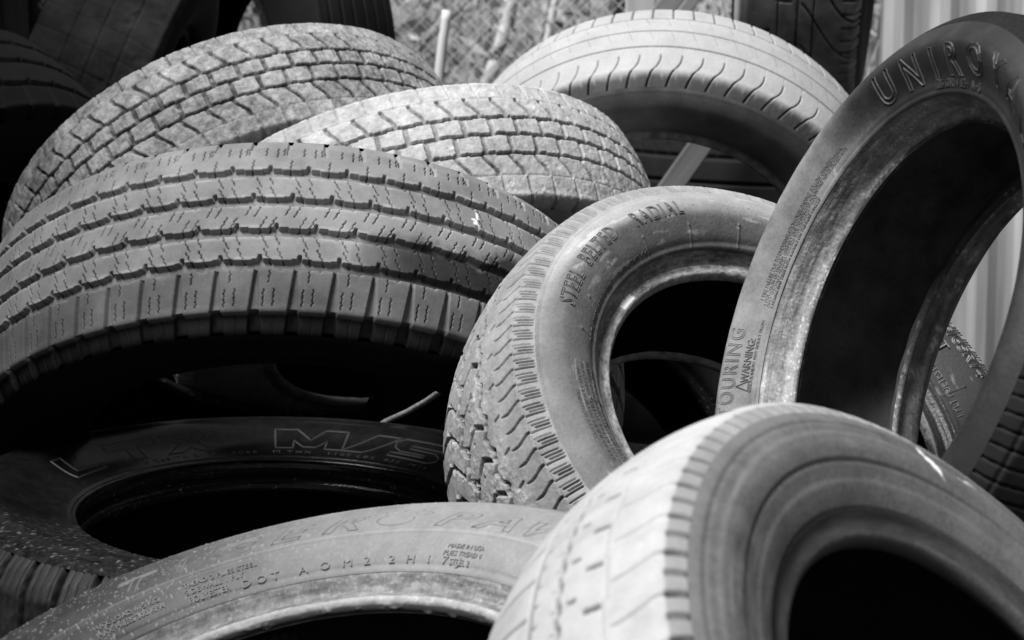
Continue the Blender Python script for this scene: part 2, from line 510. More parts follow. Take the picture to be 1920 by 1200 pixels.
def band(x, lo, hi, e=0.02):
    return sst(lo - e, lo + e, x) * (1 - sst(hi - e, hi + e, x))


# ---- ribbed truck tread: five ribs, notched grooves, zigzag sipes, tapered shoulder blocks
def ribbed(ks, N=60, wet=False, depth=.0065, duv=.62):
    def fn(P, th, a, r):
        R, tw = P['R'], P['tw']; t = a / tw; u, p = pitch(P, th, N); x = th * R
        wob = .0006 * (fb(x * 120, t * 3, 5) - .5)
        gr = 0
        for i, k in enumerate(ks):
            ff = u + .37 * i
            nt_ = line(cfr(ff) * p, .0042, .0008) * .0048
            st = .0014 * (fr(ff + .2) < .5)
            lo = k * tw - .0040 - nt_ - st + wob
            hi = k * tw + .0044 + .0025 * line(cfr(ff + .46) * p, .003, .0008) + .0008 * (fr(ff) < .5)
            gr = np.maximum(gr, sst(lo - .0007, lo + .0007, a) * (1 - sst(hi - .0007, hi + .0007, a)))
        k3, k0 = ks[-1], ks[0]
        tt = np.clip((t - k3) / (1.2 - k3), 0, 1)
        gap = line(cfr(u + .18 + .07 * tt) * p, .0020 + .0120 * tt, .0010) * sst(k3 + .03, k3 + .07, t)
        t0 = np.clip((k0 - t) / (1.2 + k0), 0, 1)
        gap0 = line(cfr(u + .6 - .05 * t0) * p, .0012 + .004 * t0, .0008) * (1 - sst(-.92, -.86, t)) * .8
        # sipes
        sp = 0
        zz = .020 * tri(t * 17) * sst(.05, .35, np.abs(tri(t * 2.6)))
        edges = [-1.02] + list(ks) + [1.02]
        lay = [((.15, .05, .02, .45), (.32, .05, .04, .38), (.55, .05, .5, .98), (.85, .05, .02, .4)), ((.18, -.42, 0, .55), (.52, -.42, 0, .45), (.08, -.42, .5, 1), (.42, -.42, .48, 1)),
               ((.2, .42, 0, .5), (.45, .42, 0, .55), (.75, .42, .48, 1), (.0, .42, .5, 1)), ((.18, -.42, 0, .55), (.52, -.42, 0, .45), (.08, -.42, .5, 1), (.42, -.42, .48, 1)),
               ((.62, .06, .06, .42), (.50, .06, .50, .92), (.76, .06, .48, .9))]
        if len(edges) == 6:
            for i in range(5):
                q = (t - edges[i]) / (edges[i + 1] - edges[i]); inr = (q > .03) & (q < .97)
                for c0, sl, q0, q1 in lay[i]:
                    w = .0008 * sst(0, .06, q - q0) * (1 - sst(-.06, 0, q - q1))
                    l = (1 - sst(w * .5, w * .5 + .0005, np.abs(cfr(u + .37 * i - c0 - sl * (q - .5) * -1 + zz)) * p)) * (w > .0002)
                    sp = np.maximum(sp, l * inr)
        flank = sst(1.015, 1.035, t)
        slit = line(cfr(u * 3 + .2) * p / 3, .0012, .0005) * flank * (1 - gap)
        sp = sp * (1 - sst(1.0, 1.05, np.abs(t)))
        wear = mx(*[np.exp(-((np.abs(a - k * tw) - .0065) / .0022) ** 2) for k in ks]) * (1 - gr) * sst(.3, .7, fb(x * 80, t * 9, 44))
        h = -depth * gr - .006 * gap - .004 * gap0 - .0016 * sp - .001 * slit
        h = h + .0005 * (fb(x * 70, a * 70, 21) - .5)
        nb = fb(x * 35, a * 35, 9); nL = fb(x * 9, a * 9, 30)
        du = duv + .30 * wear + .35 * (nb - .5) + .4 * (nL - .5) - .05 * gr - .6 * sp
        du = du * (1 - .96 * flank) * (1 - .45 * sst(ks[-1], ks[-1] + .05, t))
        wh = 0 * a
        if wet:
            d = np.degrees(th)
            tb = np.interp(d, [11, 13, 16, 20, 24, 28, 33, 39, 46, 60], [1.2, .35, .02, -.06, -.05, .0, .05, -.10, -.2, -.3])
            wetm = sst(-.06, .20, t - tb + .55 * (nb - .5)) * (1 - sst(ks[-1], ks[-1] + .05, t)) * sst(4, 26, d) * (1 - sst(58, 64, d))
            du = du * (1 - .92 * wetm)
            cx, cy = np.radians(33.5) * R, -.43 * tw
            rr = np.hypot((x - cx) * 1.0, (a - cy) * .55) + .018 * (fb(x * 300, a * 300, 41, 3) - .5)
            wh = (1 - sst(.0016, .0026, rr)) * .9
        return h, du, wh
    return fn


# ---- winter block tread
def blocks(ks, N, base, spread, ph=0., sipes=False):
    def fn(P, th, a, r):
        R, tw = P['R'], P['tw']; t = a / tw; u, p = pitch(P, th, N); u = u + ph; x = th * R
        k0, k1 = ks
        jag = .0008 * (fb(x * 210, a * 210, 2, 3) - .5) * 2
        lo = np.abs(a + jag)
        g0 = line(a + jag + .0006 * np.sign(cfr(u)), .0048)
        st = .0014 * (fr(u * 1.0 + .1) < .5)
        gk = mx(line(a - k0 * tw + jag - st, .0044), line(a + k0 * tw + jag - st, .0044))
        thin = mx(line(a - k1 * tw + jag, .0016), line(a + k1 * tw + jag, .0016)) * .55
        rA = band(t, -k0, 0, .005); rB = band(t, 0, k0, .005)
        wU = band(t, -k1, -k0, .005); wL = band(t, k0, k1, .005)
        qU = (t + k0) / (k1 - k0); qL = (t - k0) / (k1 - k0)
        j2 = jag / p
        gp = mx(rA * line(cfr(u + j2) * p, .0058), rB * line(cfr(u + .44 + j2) * p, .0054),
                wU * line(cfr(u + .28 - .34 * qU + .05 * np.sin(qU * 6) + j2) * p, .0050),
                wL * line(cfr(u + .62 - .42 * qL + .05 * np.sin(qL * 6) + j2) * p, .0050))
        sh = sst(k1, k1 + .02, np.abs(t))
        qs = np.clip((np.abs(t) - k1) / (1.1 - k1), 0, 1.3)
        gs = sh * line(cfr(u + .1 - .1 * np.sign(t) * qs + j2) * p, .0022 + .004 * qs * (t > 0)) * .75
        gr = mx(g0, gk, gp); grall = mx(gr, thin, gs)
        n1 = fb(x * 160, a * 160, 31, 4); n2 = fb(x * 45, a * 45, 33, 4); n3 = fb(x * 14, a * 14, 35, 3)
        h = -.0042 * gr - .0013 * thin - .0028 * gs + (.0013 * (n1 - .5) + .0012 * (n2 - .5)) * (1 - .6 * gr)
        chip = sst(.64, .74, n2) * (1 - gr)
        h = h - .0008 * chip
        du = base + spread * (n2 - .5) * 1.1 + spread * (n1 - .5) * 1.5 + .4 * (n3 - .5) - .44 * mx(gr, .6 * gs, .5 * thin)
        if sipes:
            sp = line(cfr(u * 5) * p / 5, .0010, .0005) * mx(rA, .6 * rB) * (1 - gr) * sst(.42, .55, fb(x * 20, a * 20, 50))
            h = h - .0009 * sp; du = du - .18 * sp
        fl = sst(1.0, 1.12, t)
        stk = fb(x * 60, a * 8 + r * 8, 61, 4)
        du = du * (1 - .35 * fl) + fl * .5 * (stk - .5)
        return h, du, sst(.80, .84, n1) * sst(.6, .7, n2) * .5
    return fn


# ---- worn three-groove tread with curved shoulder slots
def tread_smooth(P, th, a, r):
    R, tw = P['R'], P['tw']; t = a / tw; N = 72; u, p = pitch(P, th, N); x = th * R
    gr = mx(*[line(a - k * tw, .0026) for k in (-.46, .0, .46)])
    far = (1 - sst(-.50, -.47, t)) * line(cfr(u - .15 * t) * p, .0026)
    s1 = band(t, -.44, -.17, .02) * line(cfr(u + .35 - .9 * (t + .44)) * p, .0009, .0005)
    s2 = band(t, .03, .27, .02) * line(cfr(u + .1 - .9 * t) * p, .0009, .0005)
    tick = band(t, .47, .58, .01) * line(cfr(u + .44) * p, .0012, .0005) * .6
    sh = -4.6 * sst(.66, 1.30, t) ** 1.5 / (360 / N)
    slot = band(t, .66, 1.17, .02) * line(cfr(u + .44 - sh) * p, .0019 + .0008 * sst(.9, 1.05, t), .0006)
    fins = sst(1.06, 1.09, t) * line(cfr(u * 3) * p / 3, .0008, .0004) * .3
    n1 = fb(x * 30, a * 30, 71); n2 = fb(x * 200, a * 200, 73, 3)
    h = -.0032 * gr - .003 * far - .001 * (s1 + s2) - .001 * tick - .003 * slot - .0008 * fins + .0004 * (n2 - .5)
    edge = sst(-.03, .03, t - 1.035 - .05 * (fb(x * 18, a * 5, 75) - .5) - .02 * (line(cfr(u * 1.5) * p / 1.5, .004)))
    du = .86 + .25 * (n1 - .5) - .62 * mx(gr, far, slot, .6 * s1, .6 * s2)
    du = du * (1 - edge) + edge * (.22 + .2 * (n1 - .5) - .2 * slot)
    return h, du, 0 * a


def side_smooth(P, th, a, r):
    x = th * P['R']
    n = fb(x * 22, r * 40, 77); n2 = fb(x * 9, r * 9, 79)
    return .0006 * line(r - P['ridge'][1] + .004, .0016, .0006), .20 + .25 * (n - .5) + .45 * (n2 - .5), sst(.80, .86, n) * .15


# ---- mud and snow tread
def tread_mud(P, th, a, r):
    R, tw = P['R'], P['tw']; t = a / tw; N = 104; u, p = pitch(P, th, N); x = th * R
    m = 0
    for j, f0 in enumerate((.16, .36, .56, .76)):
        w = .0016 if j < 3 else .0011
        m = mx(m, band(t, .985 + .022 * ((j * 2) % 3), 1.105 - .012 * (j == 3), .006) * line(cfr(u - f0) * p, w, .0004))
    cap = band(t, .965, .99, .006) * line(cfr(u - .46) * p, .010, .0008) * .5
    ln = band(t, .68, .97, .012) * line(cfr(u - .1 - .55 * (t - .7) - .06 * np.sin(t * 22)) * p, .0022 * sst(.62, .8, t) + .0004, .0006)
    dash = band(t, .56, .66, .012) * line(cfr(u * .5 - .3 - .6 * t) * p * 2, .0024, .0006)
    j = .0012 * (fb(x * 150, a * 150, 81, 3) - .5)
    z1 = line(a / 1 - tw * (.40 + .045 * tri(u * .5 + .1) + .02 * tri(u * 1.5)) + j, .0048, .0012)
    z2 = line(a - tw * (-.10 + .05 * tri(u * .5 + .45) + .02 * tri(u * 1.5 + .3)) + j, .0050, .0012)
    z3 = line(a - tw * (-.52 + .06 * tri(u * .5 + .2)) + j, .0050, .0012)
    b1 = band(t, -.06, .36, .02) * line(cfr(u * .5 + .1 + .5 * tri(t * 2.4) * .35) * p * 2 + j, .0052, .0012) * sst(.3, .42, fb(u * .5, t * 6, 83))
    b2 = band(t, -.50, -.12, .02) * line(cfr(u * .5 + .4 - .35 * tri(t * 2.2)) * p * 2 + j, .0055, .0012)
    b3 = (1 - sst(-.56, -.52, t)) * line(cfr(u * .5 + .15 + .3 * t) * p * 2 + j, .0075, .0012)
    hole = line(np.hypot(cfr(u * .5 + .35) * p * 2, a - tw * (.14)), .003, .0007) + line(np.hypot(cfr(u * .5 + .7) * p * 2, a - tw * (-.3)), .003, .0007)
    n1 = fb(x * 60, a * 60, 85); n2 = fb(x * 190, a * 190, 87, 4); n3 = fb(x * 25, a * 25, 89)
    mud = (1 - sst(.45, .75, t)) * sst(.35, .75, n3 + .25 * (np.degrees(-th) > 92))
    gr = mx(z1, z2, z3, b1, b2, b3)
    rg = mx(m, ln, dash)
    h = -.0070 * gr * (1 - .25 * mud) - .0024 * rg - .0008 * cap - .002 * hole + mud * (.0012 * (n1 - .5) + .0016 * (n2 - .5)) + .0006 * (n2 - .5)
    bead = .0008 * line(t - 1.135, .012, .004)
    du = .68 + .5 * (n1 - .5) + .35 * mud * (n2 - .3) - .45 * gr - .40 * rg
    return h + bead, du, mud * sst(.70, .80, n2) * .35


def side_mud(P, th, a, r):
    R = P['R']; x = th * R; d = np.degrees(th); rd, fl = P['ridge'][1], P['fl'][1]
    h = -.0009 * line(r - rd + .0035, .0016, .0006)
    h = h + .0022 * line(r - fl - .0015, .0042, .0014)
    for c in (-87, -66, -55, -41, -25, -8.4, 7.6, 24, 40, 55, 69.5, 86.2, 103):
        h = h + .0009 * line((th - math.radians(c)) * r, .0012, .0005) * band(r, fl + .002, fl + .021, .001)
        h = h + .0012 * line(np.hypot((th - math.radians(c)) * r, r - fl - .021), .0022, .0006)
        h = h + .0010 * line(np.hypot((th - math.radians(c + 3)) * r, r - fl - .041), .0018, .0005)
    n1 = fb(x * 14, r * 14, 91); n2 = fb(x * 50, r * 50, 93)
    top = sst(rd - .028, rd - .016, r + .006 * (n1 - .5) + .012 * np.cos((d - 5) / 22))
    du = .20 + .18 * (n1 - .5) + .14 * (n2 - .5) + .50 * top * band(d, -60, 60, 14) + .10 * (d < -40) + .12 * sst(rd - .02, rd, r)
    du = du - .30 * sst(35, 62, d)  # shadow of the upright tyre painted into the right side's colour
    scr = sst(.66, .72, fb(x * 25 + r * 60, r * 220, 95, 3)) * sst(.5, .6, n1)
    return h + .0003 * (n2 - .5), du + .15 * scr, .10 * scr


def bead_mud(P, th, a, r):
    h, du, wh = flat_bead(P, th, a, r)
    d = np.degrees(th); x = th * P['rb']; y = r + a
    s = band(d + 4 * (fb(x * 300, 1 + 0 * x, 97, 3) - .5), -43.5, -36, .5) * band(r, P['rb'] + .0035, P['rb'] + .0105 + .003 * (fb(x * 400, 0 * x, 99, 2) - .5), .0006)
    h = .4 * h - .0010 * line(r - P['fl'][1] + .003, .002, .0007) + .0010 * line(r - P['rb'] - .010, .0025, .0008)
    du = du + .30 * (1 - sst(P['rb'] + .001, P['rb'] + .005, r))
    return h, du - .50 * sst(45, 75, d), np.maximum(wh, s)  # same painted shadow darkens the right part of the bead


# ---- upright touring tyre
def tread_touring(P, th, a, r):
    R, tw = P['R'], P['tw']; t = a / tw; N = 128; u, p = pitch(P, th, N); x = th * R
    gr = mx(line(a - .34 * tw, .006), line(a + .34 * tw, .006))
    sl = sst(.40, .44, np.abs(t)) * line(cfr(u - .9 * t) * p, .0016)
    s2 = (1 - sst(.28, .3, np.abs(t))) * line(cfr(u + .8 * t) * p, .0014)
    rim = line(np.abs(t) - 1.02, .03, .008)
    n = fb(x * 40, a * 40, 101)
    return -.006 * gr - .003 * sl - .0015 * s2 - .0015 * rim, .04 + .3 * (n - .5) - .12 * mx(gr, sl), 0 * a


def side_touring(P, th, a, r):
    R = P['R']; x = th * R; d = np.degrees(th); fl = P['fl'][1]
    h = .0012 * line(r - fl - .001, .003, .001) - .0006 * line(r - fl - .004, .0014, .0005) + .0004 * line(r - fl - .0075, .001, .0004)
    n1 = fb(x * 16, r * 16, 103); n2 = fb(x * 60, r * 60, 105)
    low = 1 - sst(-62, -20, d + 26 * (n1 - .5))
    du = .02 + .66 * low + .22 * (n1 - .5) * (.3 + low) + .3 * (n2 - .5) * low
    scr = sst(.62, .70, fb(x * 60 + r * 90, r * 30 - x * 20, 107, 3)) * band(d, -50, -22, 6) * sst(.235, .25, r)
    return h + .0003 * (n2 - .5), du + .3 * scr, .12 * scr + .25 * sst(.80, .86, n2) * low


def bead_touring(P, th, a, r):
    x = th * P['rb']; d = np.degrees(th); s = r * 1.0 + a * .6
    k = fb(x * 70, s * 260, 111); f = fb(x * 420, s * 700, 113, 3); st = fb(x * 12, s * 900, 115, 3)
    rb = P['rb']
    chalk = band(r, rb - .001, rb + .013, .003)
    toe = 1 - sst(rb + .0006, rb + .0036, r)
    du = .36 + .6 * (k - .5) + .5 * (st - .5) + .28 * chalk - .50 * toe - .30 * (a < 0)
    du = du - .25 * sst(-20, 10, d)
    return .0014 * (k - .5) * chalk + .0007 * (st - .5), du, sst(.60, .70, f) * sst(.45, .62, k) * chalk * .32


# ---- bald pale tread with ringed sidewall
def tread_bald(P, th, a, r):
    R, tw = P['R'], P['tw']; t = a / tw; N = 56; u, p = pitch(P, th, N); x = th * R
    j = .0005 * (fb(x * 60, a * 60, 121, 3) - .5)
    g1 = line(a + .125 * tw + j, .0044); g2 = line(a - .185 * tw + j + .0010 * np.sign(cfr(u * 2)), .0038)
    g3 = line(a - .62 * tw - .0012 * np.sign(cfr(u * .5)), .0014) * .7
    dA = band(t, .43, .585, .012) * line(cfr(u + .04 + .35 * (t - .5)) * p, .0034, .0007)
    dB = band(t, .27, .36, .012) * line(cfr(u + .5 + .35 * t) * p, .0026, .0007)
    dC = band(t, -.1, .16, .012) * line(cfr(u * 2 + .2) * p / 2, .0022, .0007) * sst(.0, .1, np.abs(t - .03) - .03) * .7
    dD = (1 - sst(-.2, -.16, t)) * line(cfr(u + .3 + .4 * t) * p, .003, .0008) * .8
    sh = 2.2 * sst(.62, 1.12, t) ** 1.4 / (360 / N)
    slot = band(t, .66, 1.10, .03) * line(cfr(u + .62 - sh) * p, .0016, .0007)
    q = sst(1.035, 1.05, t) * (1 - sst(1.145, 1.155, t))
    lug = q * line(cfr(u * 2 + .24 - sh * 2) * p / 2, .0046, .0009)
    rim = line(t - 1.165, .018, .006)
    n1 = fb(x * 22, a * 22, 123); n2 = fb(x * 75, a * 75, 125)
    h = -.0045 * g1 - .004 * g2 - .0014 * g3 - .0026 * mx(dA, dB, dC, dD) - .0016 * slot - .0022 * lug - .0016 * rim + .0004 * (n2 - .5)
    du = .92 + .22 * (n1 - .5) + .25 * (n2 - .5) - .45 * q * (.55 + .6 * n2) - .75 * mx(g1, g2, .35 * g3, dA, dB, .7 * dC, .7 * dD) - .35 * slot - .3 * mx(lug, rim)
    return h, du * 1.0, 0 * a


def side_bald(P, th, a, r):
    x = th * P['R']; d = np.degrees(th)
    h = -.0008 * line(r - .2474, .0022, .0007) + (.0005) * line(r - .2375, .0040, .0014)
    h = h - .0005 * (1 - sst(.2182, .2196, r)) - .0010 * line(r - .2192, .0018, .0006)
    h = h + .0005 * line(r - .2048, .0042, .0014) + .0004 * (1 - sst(.2010, .2040, r)) - .0005 * (1 - sst(.1906, .1920, r))
    n1 = fb(x * 12, r * 12, 131); n2 = fb(x * 40, r * 40, 133)
    du = .62 + .22 * (n1 - .5) + .2 * (n2 - .5) + .16 * line(r - .2375, .005, .002) + .16 * line(r - .2048, .005, .002) + .25 * sst(.2490, .2520, r)
    wx = fb(x * 160, r * 160, 135, 3)
    du = du + .35 * sst(.64, .74, fb(x * 14 + r * 50, r * 160, 137, 3)) * sst(.45, .6, n1)
    w1 = 1 - sst(.0030, .0042, np.abs((th - math.radians(29.8)) * r * .9 + (r - .2389) * .5) + .004 * (wx - .5) + .35 * np.maximum(np.abs(r - .2389) - .003, 0))
    w2 = band(d, 33, 39, 2) * band(r, .2395, .2465, .002) * sst(.5, .62, wx) * .5
    return h, du, np.maximum(w1 * .9, w2)


# ---- pale tyre lying in front (only its sidewall shows)
def tread_plain(P, th, a, r):
    R, tw = P['R'], P['tw']; t = a / tw; N = 70; u, p = pitch(P, th, N); x = th * R
    gr = mx(*[line(a - k * tw, .006) for k in (-.5, .0, .5)])
    sl = sst(.52, .56, np.abs(t)) * line(cfr(u - .3 * t) * p, .0035)
    n = fb(x * 30, a * 30, 141)
    return -.005 * gr - .004 * sl, .45 + .4 * (n - .5) - .2 * mx(gr, sl), 0 * a


def side_pale(P, th, a, r):
    x = th * P['R']; d = np.degrees(th); fl = P['fl'][1]; mid = .2552
    h = .0013 * line(r - mid, .0026, .0008) - .0007 * (1 - sst(mid - .0014, mid, r)) + .0012 * line(r - fl - .001, .0034, .001) - .0005 * line(r - fl - .005, .0016, .0006)
    h = h + .0008 * line(r - P['ridge'][1] + .006, .002, .0008)
    n1 = fb(x * 12, r * 12, 143); n2 = fb(x * 60, r * 60, 145); f = fb(x * 460, r * 460, 147, 2)
    left = 1 - sst(-66, -24, d)  # painted corner falloff: colour darkens toward the left end
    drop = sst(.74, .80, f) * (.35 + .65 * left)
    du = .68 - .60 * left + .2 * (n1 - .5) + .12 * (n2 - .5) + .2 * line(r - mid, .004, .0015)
    return h + .0007 * drop, du + .2 * drop, drop * .16


def bead_pale(P, th, a, r):
    x = th * P['rb']; rb = P['rb']; s = r + a
    k = fb(x * 80, s * 300, 149); st = fb(x * 20, s * 800, 151, 3); f = fb(x * 350, s * 500, 153, 3)
    edge = 1 - sst(rb + .003, rb + .007, r)
    toe = 1 - sst(rb - .0016, rb + .0002, r) 
    du = .45 + .8 * (k - .5) + .3 * (st - .5) + .25 * edge - .8 * toe
    return .0005 * (st - .5) + .0016 * toe * sst(.6, .8, k), du, (sst(.68, .76, f) * .18 + .10 * edge) * (1 - toe)


# ---- wet black tyre underneath
def tread_wet(P, th, a, r):
    R, tw = P['R'], P['tw']; t = a / tw; N = 58; u, p = pitch(P, th, N); x = th * R
    gr = mx(*[line(a - k * tw, .008) for k in (-.45, .0, .45)])
    sl = sst(.48, .52, np.abs(t)) * line(cfr(u - .35 * t) * p, .006, .001)
    s2 = sst(.48, .52, np.abs(t)) * line(cfr(u * 4 - 1.4 * t) * p / 4, .0012, .0005)
    n = fb(x * 60, a * 60, 161)
    return -.008 * gr - .008 * sl - .002 * s2 + .0008 * (n - .5), .3 + .7 * (n - .5) - .25 * mx(gr, sl), 0 * a


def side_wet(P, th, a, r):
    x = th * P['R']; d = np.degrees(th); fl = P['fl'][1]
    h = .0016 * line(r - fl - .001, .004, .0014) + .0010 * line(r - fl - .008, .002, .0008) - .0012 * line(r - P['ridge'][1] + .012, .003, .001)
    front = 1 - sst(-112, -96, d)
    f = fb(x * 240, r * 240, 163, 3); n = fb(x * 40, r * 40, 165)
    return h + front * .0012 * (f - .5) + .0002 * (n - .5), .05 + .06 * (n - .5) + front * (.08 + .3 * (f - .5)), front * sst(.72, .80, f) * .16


def bead_wet(P, th, a, r):
    x = th * P['rb']; s = r + a
    st = fb(x * 8, s * 900, 167, 3); f = fb(x * 260, s * 600, 169, 3)
    return .0016 * (st - .5) + .0006 * (f - .5), .10 + .5 * (st - .5), sst(.74, .82, f) * sst(.5, .6, st) * .35


# ---- the rest
def tread_worn(P, th, a, r):
    R, tw = P['R'], P['tw']; t = a / tw; N = 50; u, p = pitch(P, th, N); x = th * R
    gr = mx(*[line(a - k * tw, .004, .001) for k in (-.4, .05, .5)]) * .5
    tear = sst(.58, .72, fb(x * 26, a * 26, 171)) * sst(.1, .5, t)
    bl = line(cfr(u + .3 * t) * p, .004, .001) * .5
    n = fb(x * 20, a * 20, 173); n2 = fb(x * 90, a * 90, 175)
    return -.003 * gr - .002 * bl - .005 * tear * n2 + .001 * (n2 - .5), .45 + 1.1 * (n - .5) + .5 * (n2 - .5) - .2 * gr, 0 * a


def tread_directional(P, th, a, r):
    R, tw = P['R'], P['tw']; t = a / tw; N = 26; u, p = pitch(P, th, N); x = th * R
    c = mx(line(a - .02 * tw, .004), line(a - .30 * tw, .003), line(a + .32 * tw, .003))
    v = line(cfr(u + 1.5 * sst(-.1, 1.0, t)) * p, .0065, .001) * sst(.05, .15, t)
    v2 = line(cfr(u + .55 - .6 * t) * p, .0075, .001) * band(t, -.9, -.45, .02)
    v3 = line(cfr(u + .1) * p, .005, .001) * band(t, -.36, -.1, .02)
    edge = sst(.78, .80, t) * line(cfr(u * 3) * p / 3, .006, .001)
    n = fb(x * 40, a * 40, 181)
    le = 1 - sst(-.90, -.82, t)
    return -.003 * c - .006 * mx(v, v2, v3, edge), .42 + .5 * (n - .5) - .35 * mx(c, v, v2, v3, edge) + .5 * le, 0 * a


def tread_fine_ribs(P, th, a, r):
    R, tw = P['R'], P['tw']; t = a / tw; x = th * R
    gr = mx(*[line(a - k * tw, .004, .001) for k in (-.75, -.45, -.15, .15, .45, .75)])
    n = fb(x * 30, a * 30, 183)
    return -.005 * gr, .3 + .4 * (n - .5) - .25 * gr, 0 * a


def bead_bald(P, th, a, r):
    x = th * P['rb']; rb = P['rb']; s = r + a
    k = fb(x * 40, s * 200, 191)
    rim = line(r - rb - .0015, .005, .0018)  # highlight on the rounded rim edge, painted as a lighter line
    return .0004 * (k - .5), .12 + .3 * (k - .5) + .30 * rim, 0 * a


def at(px, py, z):
    """point that shows at pixel (px, py) of the 1920x1200 photograph, z metres along the view axis"""
    x, y = (px - 960) / 3600 * z, (py - 600) / 3600 * z
    cp, sp = math.cos(PITCH), math.sin(PITCH)
    return Vector((x, z * cp - y * sp, CAM_H - y * cp - z * sp))


# ------------------------------------------------------------------ ground
def ground():
    gx = np.concatenate([np.linspace(-200, -4, 12), np.linspace(-3.9, 3.9, 200), np.linspace(4, 200, 12)])
    gy = np.concatenate([np.linspace(-60, -1, 8), np.linspace(-.9, 9, 240), np.linspace(9.2, 300, 14)])
    X, Y = np.meshgrid(gx, gy, indexing='ij')
    mound = .42 * np.exp(-((X + .62) / .42) ** 4 - ((Y - 3.95) / .5) ** 2)
    near = ((np.abs(X) < 4) & (Y > -1) & (Y < 9.2))
    Z = mound + near * (.05 * (fb(X * 3, Y * 3, 201) - .5) + .02 * (fb(X * 22, Y * 22, 203) - .5))
    m = plain('dark_trodden_soil', .012, .035, scale=9, rough=.95, bump=.6, bdist=.02)
    o = mesh_grid('ground', np.stack([X, Y, Z], -1), False, m, None, None, np.broadcast_to(np.array([0, 0, 1.]), X.shape + (3,)))
    tag(o, kind='structure')


ground()


# ------------------------------------------------------------------ corrugated fence on the right
def corrugated():
    m = plain('galvanised_sheet', .22, .46, scale=3, stretch=(7, 7, .5), rough=.5, bump=.05, spec=.5)
    root = bpy.data.objects.new('corrugated_fence', None); C.objects.link(root); root.location = (1.9, 4.55, 0)
    tag(root, 'ribbed sheet metal fence standing on the right behind the upright tyre', 'fence')
    prof_ = []
    x = -1.03
    while x < 2.2:
        prof_ += [(x, 0), (x + .022, -.009), (x + .046, -.010), (x + .070, 0), (x + .090, .001)]
        x += .108
    prof_ = np.array(prof_)
    z = np.linspace(0.03, 2.3, 12)
    for i, nm in enumerate(('metal_sheet',)):
        V = np.stack([np.broadcast_to(prof_[:, None, 0], (len(prof_), len(z))), np.broadcast_to(prof_[:, None, 1], (len(prof_), len(z))), np.broadcast_to(z[None], (len(prof_), len(z)))], -1)
        o = mesh_grid(nm, V, False, m, root, None, np.broadcast_to(np.array([0, -1., 0]), V.shape))
        for p in o.data.polygons: p.use_smooth = False
        sol = o.modifiers.new('thickness', 'SOLIDIFY'); sol.thickness = .0012
    b = Bag(); b.box((.6, .035, 2.0), (3.2, .05, .08)); b.build('top_rail', M_WOOD, root, smooth=False)
    b = Bag(); b.box((.6, .035, .35), (3.2, .05, .08)); b.build('bottom_rail', M_WOOD, root, smooth=False)
    b = Bag(); b.box((-.99, .075, 1.1), (.06, .03, 2.25)); b.build('post', M_WOOD, root, smooth=False)


M_WOOD = plain('weathered_wood', .10, .24, scale=14, stretch=(1, 1, .12), rough=.9)
M_DIM = plain('dim_wood', .03, .12, scale=22, stretch=(1, 1, .1), rough=.9)
M_PALE = plain('bleached_wood', .36, .56, scale=18, stretch=(1, 1, .1), rough=.9)
M_BARK = plain('pale_bark', .36, .60, scale=16, stretch=(1, 1, .3), rough=.9)
M_WIRE = plain('zinc_wire', .60, .80, scale=40, rough=.45, spec=.6, metal=.3)
M_GREYPOST = plain('dull_grey_post', .03, .06, scale=14, rough=.7)
corrugated()


# ------------------------------------------------------------------ chain-link fence
def chain_link():
    root = bpy.data.objects.new('chain_link_fence', None); C.objects.link(root); root.location = (-.6, 5.4, 0)
    tag(root, 'chain link wire fence with diamond mesh behind the heap in the middle', 'fence')
    b = Bag(); d = .046; H = 2.1
    nz = int(H / d)
    for i in range(-15, 34):
        x0 = i * d
        for s in (1, -1):
            pts = [(x0 + s * (d / 2 if k % 2 else -d / 2) , .003 * s * (1 if k % 2 else -1), .05 + k * d) for k in range(nz)]
            b.add(*tube(np.array(pts), .0021, 4))
            break
    # interlocking neighbours: shifted half a diamond
    for i in range(-15, 34):
        x0 = i * d
        pts = [(x0 + (-d / 2 if k % 2 else d / 2) + 0.0, -.004 if k % 2 else .004, .05 + k * d) for k in range(nz)]
        b.add(*tube(np.array(pts), .0021, 4))
    b.build('wire_mesh', M_WIRE, root)
    for x in (-.72, .915):
        t = Bag(); t.add(*tube([(x, .03, 0), (x, .03, 1.1), (x, .03, 2.2)], .03, 14)); t.build('post', M_GREYPOST, root)
    t = Bag(); t.add(*tube([(-.74, .03, 2.15), (0, .03, 2.15), (1.0, .03, 2.15)], .02, 10)); t.build('top_rail', M_WIRE, root)


chain_link()


# ------------------------------------------------------------------ dark building added along the left, shades that side of the heap
def added_shed():
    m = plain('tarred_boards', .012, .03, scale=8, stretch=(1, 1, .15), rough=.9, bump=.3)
    root = bpy.data.objects.new('added_shed', None); C.objects.link(root); root.location = (-1.42, 3.0, 0)
    tag(root, 'dark tarred board building added at the left to shade that side of the heap', 'added_shed')
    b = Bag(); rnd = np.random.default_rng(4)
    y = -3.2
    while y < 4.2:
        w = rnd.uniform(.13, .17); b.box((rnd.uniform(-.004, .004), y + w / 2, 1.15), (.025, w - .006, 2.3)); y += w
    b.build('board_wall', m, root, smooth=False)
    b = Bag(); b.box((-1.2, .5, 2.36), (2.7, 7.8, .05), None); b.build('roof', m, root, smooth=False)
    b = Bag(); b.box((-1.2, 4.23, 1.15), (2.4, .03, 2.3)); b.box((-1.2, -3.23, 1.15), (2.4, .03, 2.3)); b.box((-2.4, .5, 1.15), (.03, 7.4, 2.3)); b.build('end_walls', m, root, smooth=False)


added_shed()


